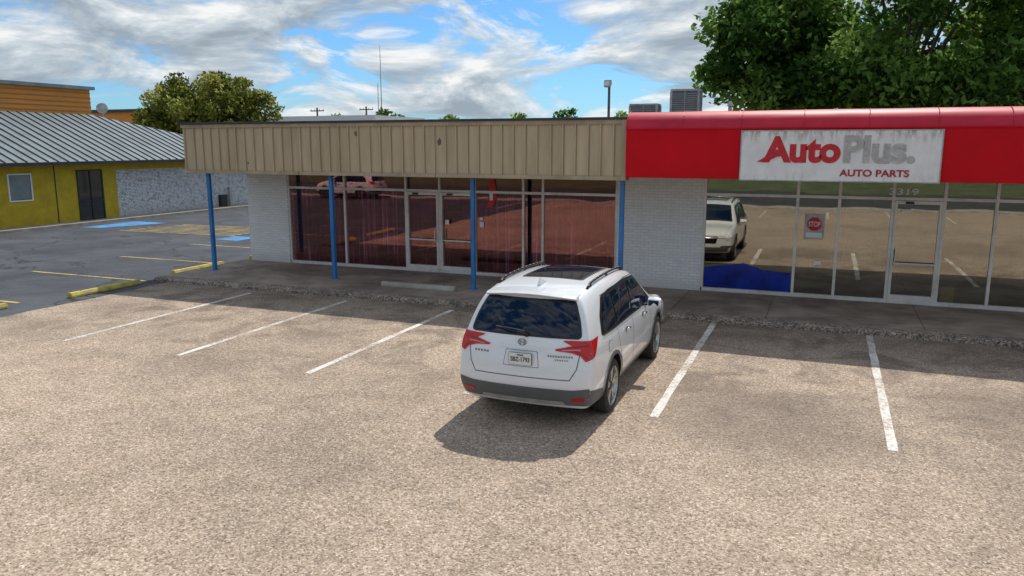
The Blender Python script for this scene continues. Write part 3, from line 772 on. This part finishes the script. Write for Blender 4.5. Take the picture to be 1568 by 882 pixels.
for s in (-1,1):
    patch(li,'B',[(s*.45,1.105),(s*.66,1.155),(s*.86,1.205),(s*.895,1.205),(s*.90,.985),(s*.85,.965),(s*.78,1.035),(s*.66,1.070),(s*.46,1.085)],'tl',.010,.006,.03)
    ribbon(li,'B',[(s*.54,1.094),(s*.70,1.108),(s*.78,1.108)],.014,'tlc',.015,.02)
    ribbon(li,'B',[(s*.60,1.122),(s*.74,1.148),(s*.87,1.165)],.010,'tld',.014,.02)
    ribbon(li,'B',[(s*.72,1.085),(s*.82,1.045),(s*.875,1.0)],.010,'tld',.014,.02)
    patch(li,'B',[(s*.68,.43),(s*.84,.44),(s*.84,.49),(s*.68,.475)],'tl',.014,.01)
    ribbon(se,'B',[(s*.66,.72),(s*.74,.86),(s*.77,1.04)],.012,'seam',.003)
ribbon(se,'B',[(-.66,.72),(.66,.72)],.012,'seam',.003)
patch(cl,'B',[(-.91,.36),(.91,.36),(.91,.62),(.70,.59),(-.70,.59),(-.91,.62)],'clad',.007,0)
patch(cl,'B',[(-.60,.36),(.60,.36),(.56,.42),(-.56,.42)],'metal',.011,.01)
ribbon(ch,'B',[(-.34,1.095),(.34,1.095)],.022,'paint',.012)
patch(se,'B',[(-.25,.85),(.25,.85),(.22,1.06),(-.22,1.06)],'seam',.002,.02)
patch(ch,'B',[(-.243,.857),(.243,.857),(.213,1.053),(-.213,1.053)],'paint',.0035,.02)
patch(f,'T',[(-.46,1.25),(.46,1.25),(.46,2.55),(-.46,2.55)],'blk',.004,.06)
patch(g,'T',[(-.42,1.30),(.42,1.30),(.42,2.0),(-.42,2.0)],'cglass',.008,.05); patch(g,'T',[(-.42,2.04),(.42,2.04),(.42,2.5),(-.42,2.5)],'cglass',.008,.04)
patch(f,'T',[(-.64,3.02),(.64,3.02),(.80,3.80),(-.80,3.80)],'blk',.004,.04); patch(g,'T',[(-.61,3.06),(.61,3.06),(.75,3.72),(-.75,3.72)],'cglass',.008,.05)
patch(f,'F',[(-.45,.62),(.45,.62),(.50,.86),(-.50,.86)],'blk',.006,.04); ribbon(ch,'F',[(-.7,.82),(.7,.82)],.05,'chrome',.012)
patch(f,'F',[(-.6,.36),(.6,.36),(.6,.5),(-.6,.5)],'clad',.006,.03)
for s in (-1,1): patch(li,'F',[(s*.52,.78),(s*.82,.80),(s*.80,.90),(s*.52,.88)],'clear',.01,.02)
g.done('windows',C,smooth=True,loc=L0); f.done('window_surrounds',C,smooth=True,loc=L0); cl.done('lower_cladding',C,smooth=True,loc=L0)
se.done('panel_gaps',C,loc=L0); li.done('lamps',C,smooth=True,loc=L0); ch.done('bright_trim',C,smooth=True,loc=L0)
b=MB()
for s in (-1,1):
    pts=[]
    for i in range(13):
        y=.85+i*.165; h=proj('T',s*.64,y,0); k=.045 if 0<i<12 else .0
        pts.append(h+Vector((0,0,k)))
    for i in range(12): b.tube(pts[i],pts[i+1],.018,.018,'blk',8)
    for i in (1,6,11): b.tube(pts[i],pts[i]-Vector((0,0,.05)),.016,.02,'blk',8)
b.done('roof_rails',C,smooth=True,loc=L0)
b=MB(); nn=9; vs=[]
for i in range(nn):
    x=-.64+1.28*i/(nn-1); c=abs(x/.64)
    y0=.27+.10*c**3; zt=1.80-.05*c**2
    vs+= [(x,.62,zt+.008),(x,y0+.05,zt-.005),(x,y0,zt-.03),(x,y0+.03,zt-.055),(x,.60,zt-.09)]
fs=[(i*5+k,(i+1)*5+k,(i+1)*5+(k+1)%5,i*5+(k+1)%5) for i in range(nn-1) for k in range(5)]+[tuple(range(5)),tuple(range((nn-1)*5,nn*5))[::-1]]
b.add(vs,fs,'paint'); b.box(-.16,.16,.285,.30,1.755,1.772,'tl')
b.done('rear_spoiler',C,smooth=False,bevel=.008,loc=L0)
b=MB(); b.add([(-.03,.72,1.80),(.03,.72,1.80),(.035,1.0,1.815),(-.035,1.0,1.815),(0,.74,1.91),(0,.80,1.90)],[(0,1,2,3),(0,4,1),(1,4,5,2),(0,3,5,4),(3,2,5)],'paint')
b.done('antenna_fin',C,loc=L0)
for s in (-1,1):
    b=MB(); x0,x1=s*.99,s*1.20
    prof=[(3.12,1.13),(3.15,1.23),(3.22,1.27),(3.30,1.24),(3.33,1.17),(3.28,1.11)]
    k=len(prof); vs=[(x0,y,z) for y,z in prof]+[((x0+x1)/2,y,z+.005) for y,z in prof]+[(x1,3.22+(y-3.22)*.7,1.19+(z-1.19)*.75) for y,z in prof]
    fs=[(a*k+i,a*k+(i+1)%k,(a+1)*k+(i+1)%k,(a+1)*k+i) for a in (0,1) for i in range(k)]+[tuple(range(k))[::-1],tuple(range(2*k,3*k))]
    b.add(vs,fs,'paint'); b.box(min(s*.90,s*1.0),max(s*.90,s*1.0),3.2,3.27,1.12,1.16,'blk')
    b.quad((s*1.01,3.118,1.14),(s*1.17,3.14,1.145),(s*1.17,3.15,1.22),(s*1.01,3.135,1.23),'cglass')
    o=b.done('door_mirror',C,smooth=False,bevel=.015,loc=L0)
b=MB()
c2=proj('B',-.36,1.31,.03); c3=proj('B',.05,1.255,.03)
b.tube(c3,c2,.009,.006,'blk',6); b.tube(proj('B',-.40,1.325,.018),proj('B',.02,1.30,.018),.006,.006,'badge',6); b.tube(c3-Vector((0,0,.01)),c3+Vector((0,.04,0)),.03,.03,'blk',12)
b.done('rear_wiper',C,loc=L0)
b=MB(); pl=proj('B',0,.955,.012); py=pl.y-.012
b.box(-.16,.16,py-.012,py,.875,1.035,'blk'); b.box(-.155,.155,py-.016,py-.0125,.878,1.032,'white'); b.done('licence_plate',C,loc=L0)
text('plate_number','SBZ-1793',-.13,.13,.92,.98,py-.019,'blk',C,.0,loc=L0); text('plate_state','TEXAS',-.045,.045,.998,1.018,py-.019,'blk',C,.0,loc=L0)
b=MB(); pe=proj('B',0,1.165,.014)
for i in range(14):
    a0,a1=2*math.pi*i/14,2*math.pi*(i+1)/14
    b.tube((.055*math.cos(a0),pe.y,1.165+.042*math.sin(a0)),(.055*math.cos(a1),pe.y,1.165+.042*math.sin(a1)),.006,.006,'badge',6)
for s in (-1,1): b.tube((s*.03,pe.y,1.195),(s*.024,pe.y,1.135),.006,.006,'badge',6)
b.tube((-.027,pe.y,1.163),(.027,pe.y,1.163),.005,.005,'badge',6)
for i in range(10):
    h=proj('B',.36+i*.034,1.015,.006); b.box(h.x,h.x+.02,h.y-.003,h.y,1.005,1.028,'badge')
for i in range(6):
    h=proj('B',.46+i*.03,.97,.006); b.box(h.x,h.x+.016,h.y-.003,h.y,.963,.98,'badge')
for i in range(5):
    h=proj('B',-.68+i*.045,1.0,.006); b.box(h.x,h.x+.026,h.y-.003,h.y,.985,1.012,'badge')
b.done('tailgate_badges',C,loc=L0)
def wheel(cx,cy,s):
    b=MB(); R=WR
    def lathe(prof,m,n=44):
        k=len(prof); vs=[];fs=[]
        for i in range(n):
            a=2*math.pi*i/n
            for (r,x) in prof: vs.append((cx+s*x,cy+r*math.cos(a),R+r*math.sin(a)))
        for i in range(n):
            for j in range(k-1): fs.append((i*k+j,((i+1)%n)*k+j,((i+1)%n)*k+j+1,i*k+j+1))
        b.add(vs,fs,m)
    lathe([(.275,-.12),(.35,-.125),(.378,-.10),(.385,-.06),(.385,.06),(.378,.10),(.35,.122),(.30,.128),(.268,.115)],'tyre')
    lathe([(.270,.116),(.262,.10),(.250,.02),(.245,-.1)],'rim'); lathe([(.245,.01),(.0,.02)],'rimd')
    lathe([(.272,.118),(.276,.121),(.268,.123),(.262,.11)],'rim')
    for i in range(5):
        for da in (-.16,.16):
            a=2*math.pi*i/5+math.pi/2; a1=a+da; a0=a+da*.9
            p0=Vector((cx+s*.095,cy+.05*math.cos(a0),R+.05*math.sin(a0))); p1=Vector((cx+s*.105,cy+.262*math.cos(a1),R+.262*math.sin(a1)))
            t=Vector((0,-math.sin(a1),math.cos(a1))); w0,w1=.016,.024; d=Vector((s*.03,0,0))
            b.add([p0-t*w0,p0+t*w0,p1+t*w1,p1-t*w1,p0-t*w0-d,p0+t*w0-d,p1+t*w1-d,p1-t*w1-d],[(0,1,2,3),(4,5,6,7),(0,1,5,4),(1,2,6,5),(2,3,7,6),(3,0,4,7)],'rim')
    lathe([(.0,.108),(.035,.108),(.06,.098),(.065,.06)],'rimd',20)
    b.done('wheel',C,smooth=True,loc=L0).data.set_sharp_from_angle(angle=math.radians(35))
for wy in WB:
    for s in (-1,1): wheel(s*.845,wy,s)
b=MB(); b.box(-.6,.6,.35,4.8,.24,.34,'blk'); b.tube((-.7,1.12,.385),(.7,1.12,.385),.05,.05,'blk'); b.tube((-.7,4.12,.385),(.7,4.12,.385),.05,.05,'blk'); b.tube((.45,.22,.33),(.45,.8,.33),.035,.035,'metal'); b.done('underbody',C,loc=L0)
C2=empty('parked_suv',(-28.5,-7.5,0)); C2.rotation_euler=(0,0,math.radians(90))
for ch_ in list(C.children):
    d=ch_.copy(); COL.objects.link(d); d.parent=C2

# ------------------------------------------------------------ sky, sun, camera
W=bpy.data.worlds.new('World'); SC.world=W; W.use_nodes=True; nt=W.node_tree; bg=nt.nodes['Background']
sky=N(nt,'ShaderNodeTexSky'); sky.sky_type='NISHITA'; sky.sun_disc=False; sky.sun_elevation=math.radians(53); sky.sun_rotation=math.radians(-2)
sky.air_density=1.0; sky.dust_density=.4; sky.ozone_density=1.5
tc=N(nt,'ShaderNodeTexCoord')
def cl_noise(off,scale,detail,rough,dist,zs=3.0):
    mp=N(nt,'ShaderNodeMapping'); mp.inputs['Scale'].default_value=(1,1,zs); mp.inputs['Location'].default_value=(.37,.2,.1+off)
    nt.links.new(tc.outputs['Generated'],mp.inputs[0]); return noise(nt,mp.outputs[0],scale,detail,rough,dist)
def comb(off):
    a=cl_noise(off,6.5,8,.60,.5); c=cl_noise(off+3.1,2.4,2,.5,.2)
    return math_(nt,'ADD',math_(nt,'MULTIPLY',a,.66),math_(nt,'MULTIPLY',c,.34))
n1=comb(0); n2=comb(.045)
mask=ramp(nt,n1,[(.43,0),(.475,.75),(.53,1)])
d_=math_(nt,'SUBTRACT',n1,n2)
sh=math_(nt,'ADD',math_(nt,'MULTIPLY',d_,4.6),.52)
thick=math_(nt,'MULTIPLY',math_(nt,'SUBTRACT',n1,.5),-1.6)
sh=math_(nt,'ADD',sh,thick)
cc=ramp(nt,sh,[(.15,(.35,.42,.49)),(.40,(.48,.56,.63)),(.62,(.66,.73,.78)),(.88,(.96,.97,.97))])
vm=N(nt,'ShaderNodeVectorMath',operation='SCALE'); nt.links.new(cc,vm.inputs[0]); vm.inputs['Scale'].default_value=6.4
skyc=mix(nt,1,sky.outputs[0],(.32,.56,.82),'MULTIPLY')
fin=mix(nt,mask,skyc,vm.outputs[0]); nt.links.new(fin,bg.inputs[0]); bg.inputs[1].default_value=.15
sl=bpy.data.lights.new('sun','SUN'); sl.energy=3.8; sl.angle=math.radians(.5); sl.color=(1,.95,.87)
so=bpy.data.objects.new('sun',sl); COL.objects.link(so); so.rotation_euler=Vector((-.03,-.76,-1)).to_track_quat('-Z','Y').to_euler(); so.location=(0,30,40)
cd=bpy.data.cameras.new('camera'); co=bpy.data.objects.new('camera',cd); COL.objects.link(co); SC.camera=co
co.location=(0,0,3.7); co.rotation_euler=(math.radians(90-10.47),0,math.radians(21.9)); cd.lens=27.3; cd.sensor_width=36; cd.clip_end=4000; cd.clip_start=.1
SC.view_settings.view_transform='Standard'; SC.view_settings.look='None'; SC.view_settings.exposure=0
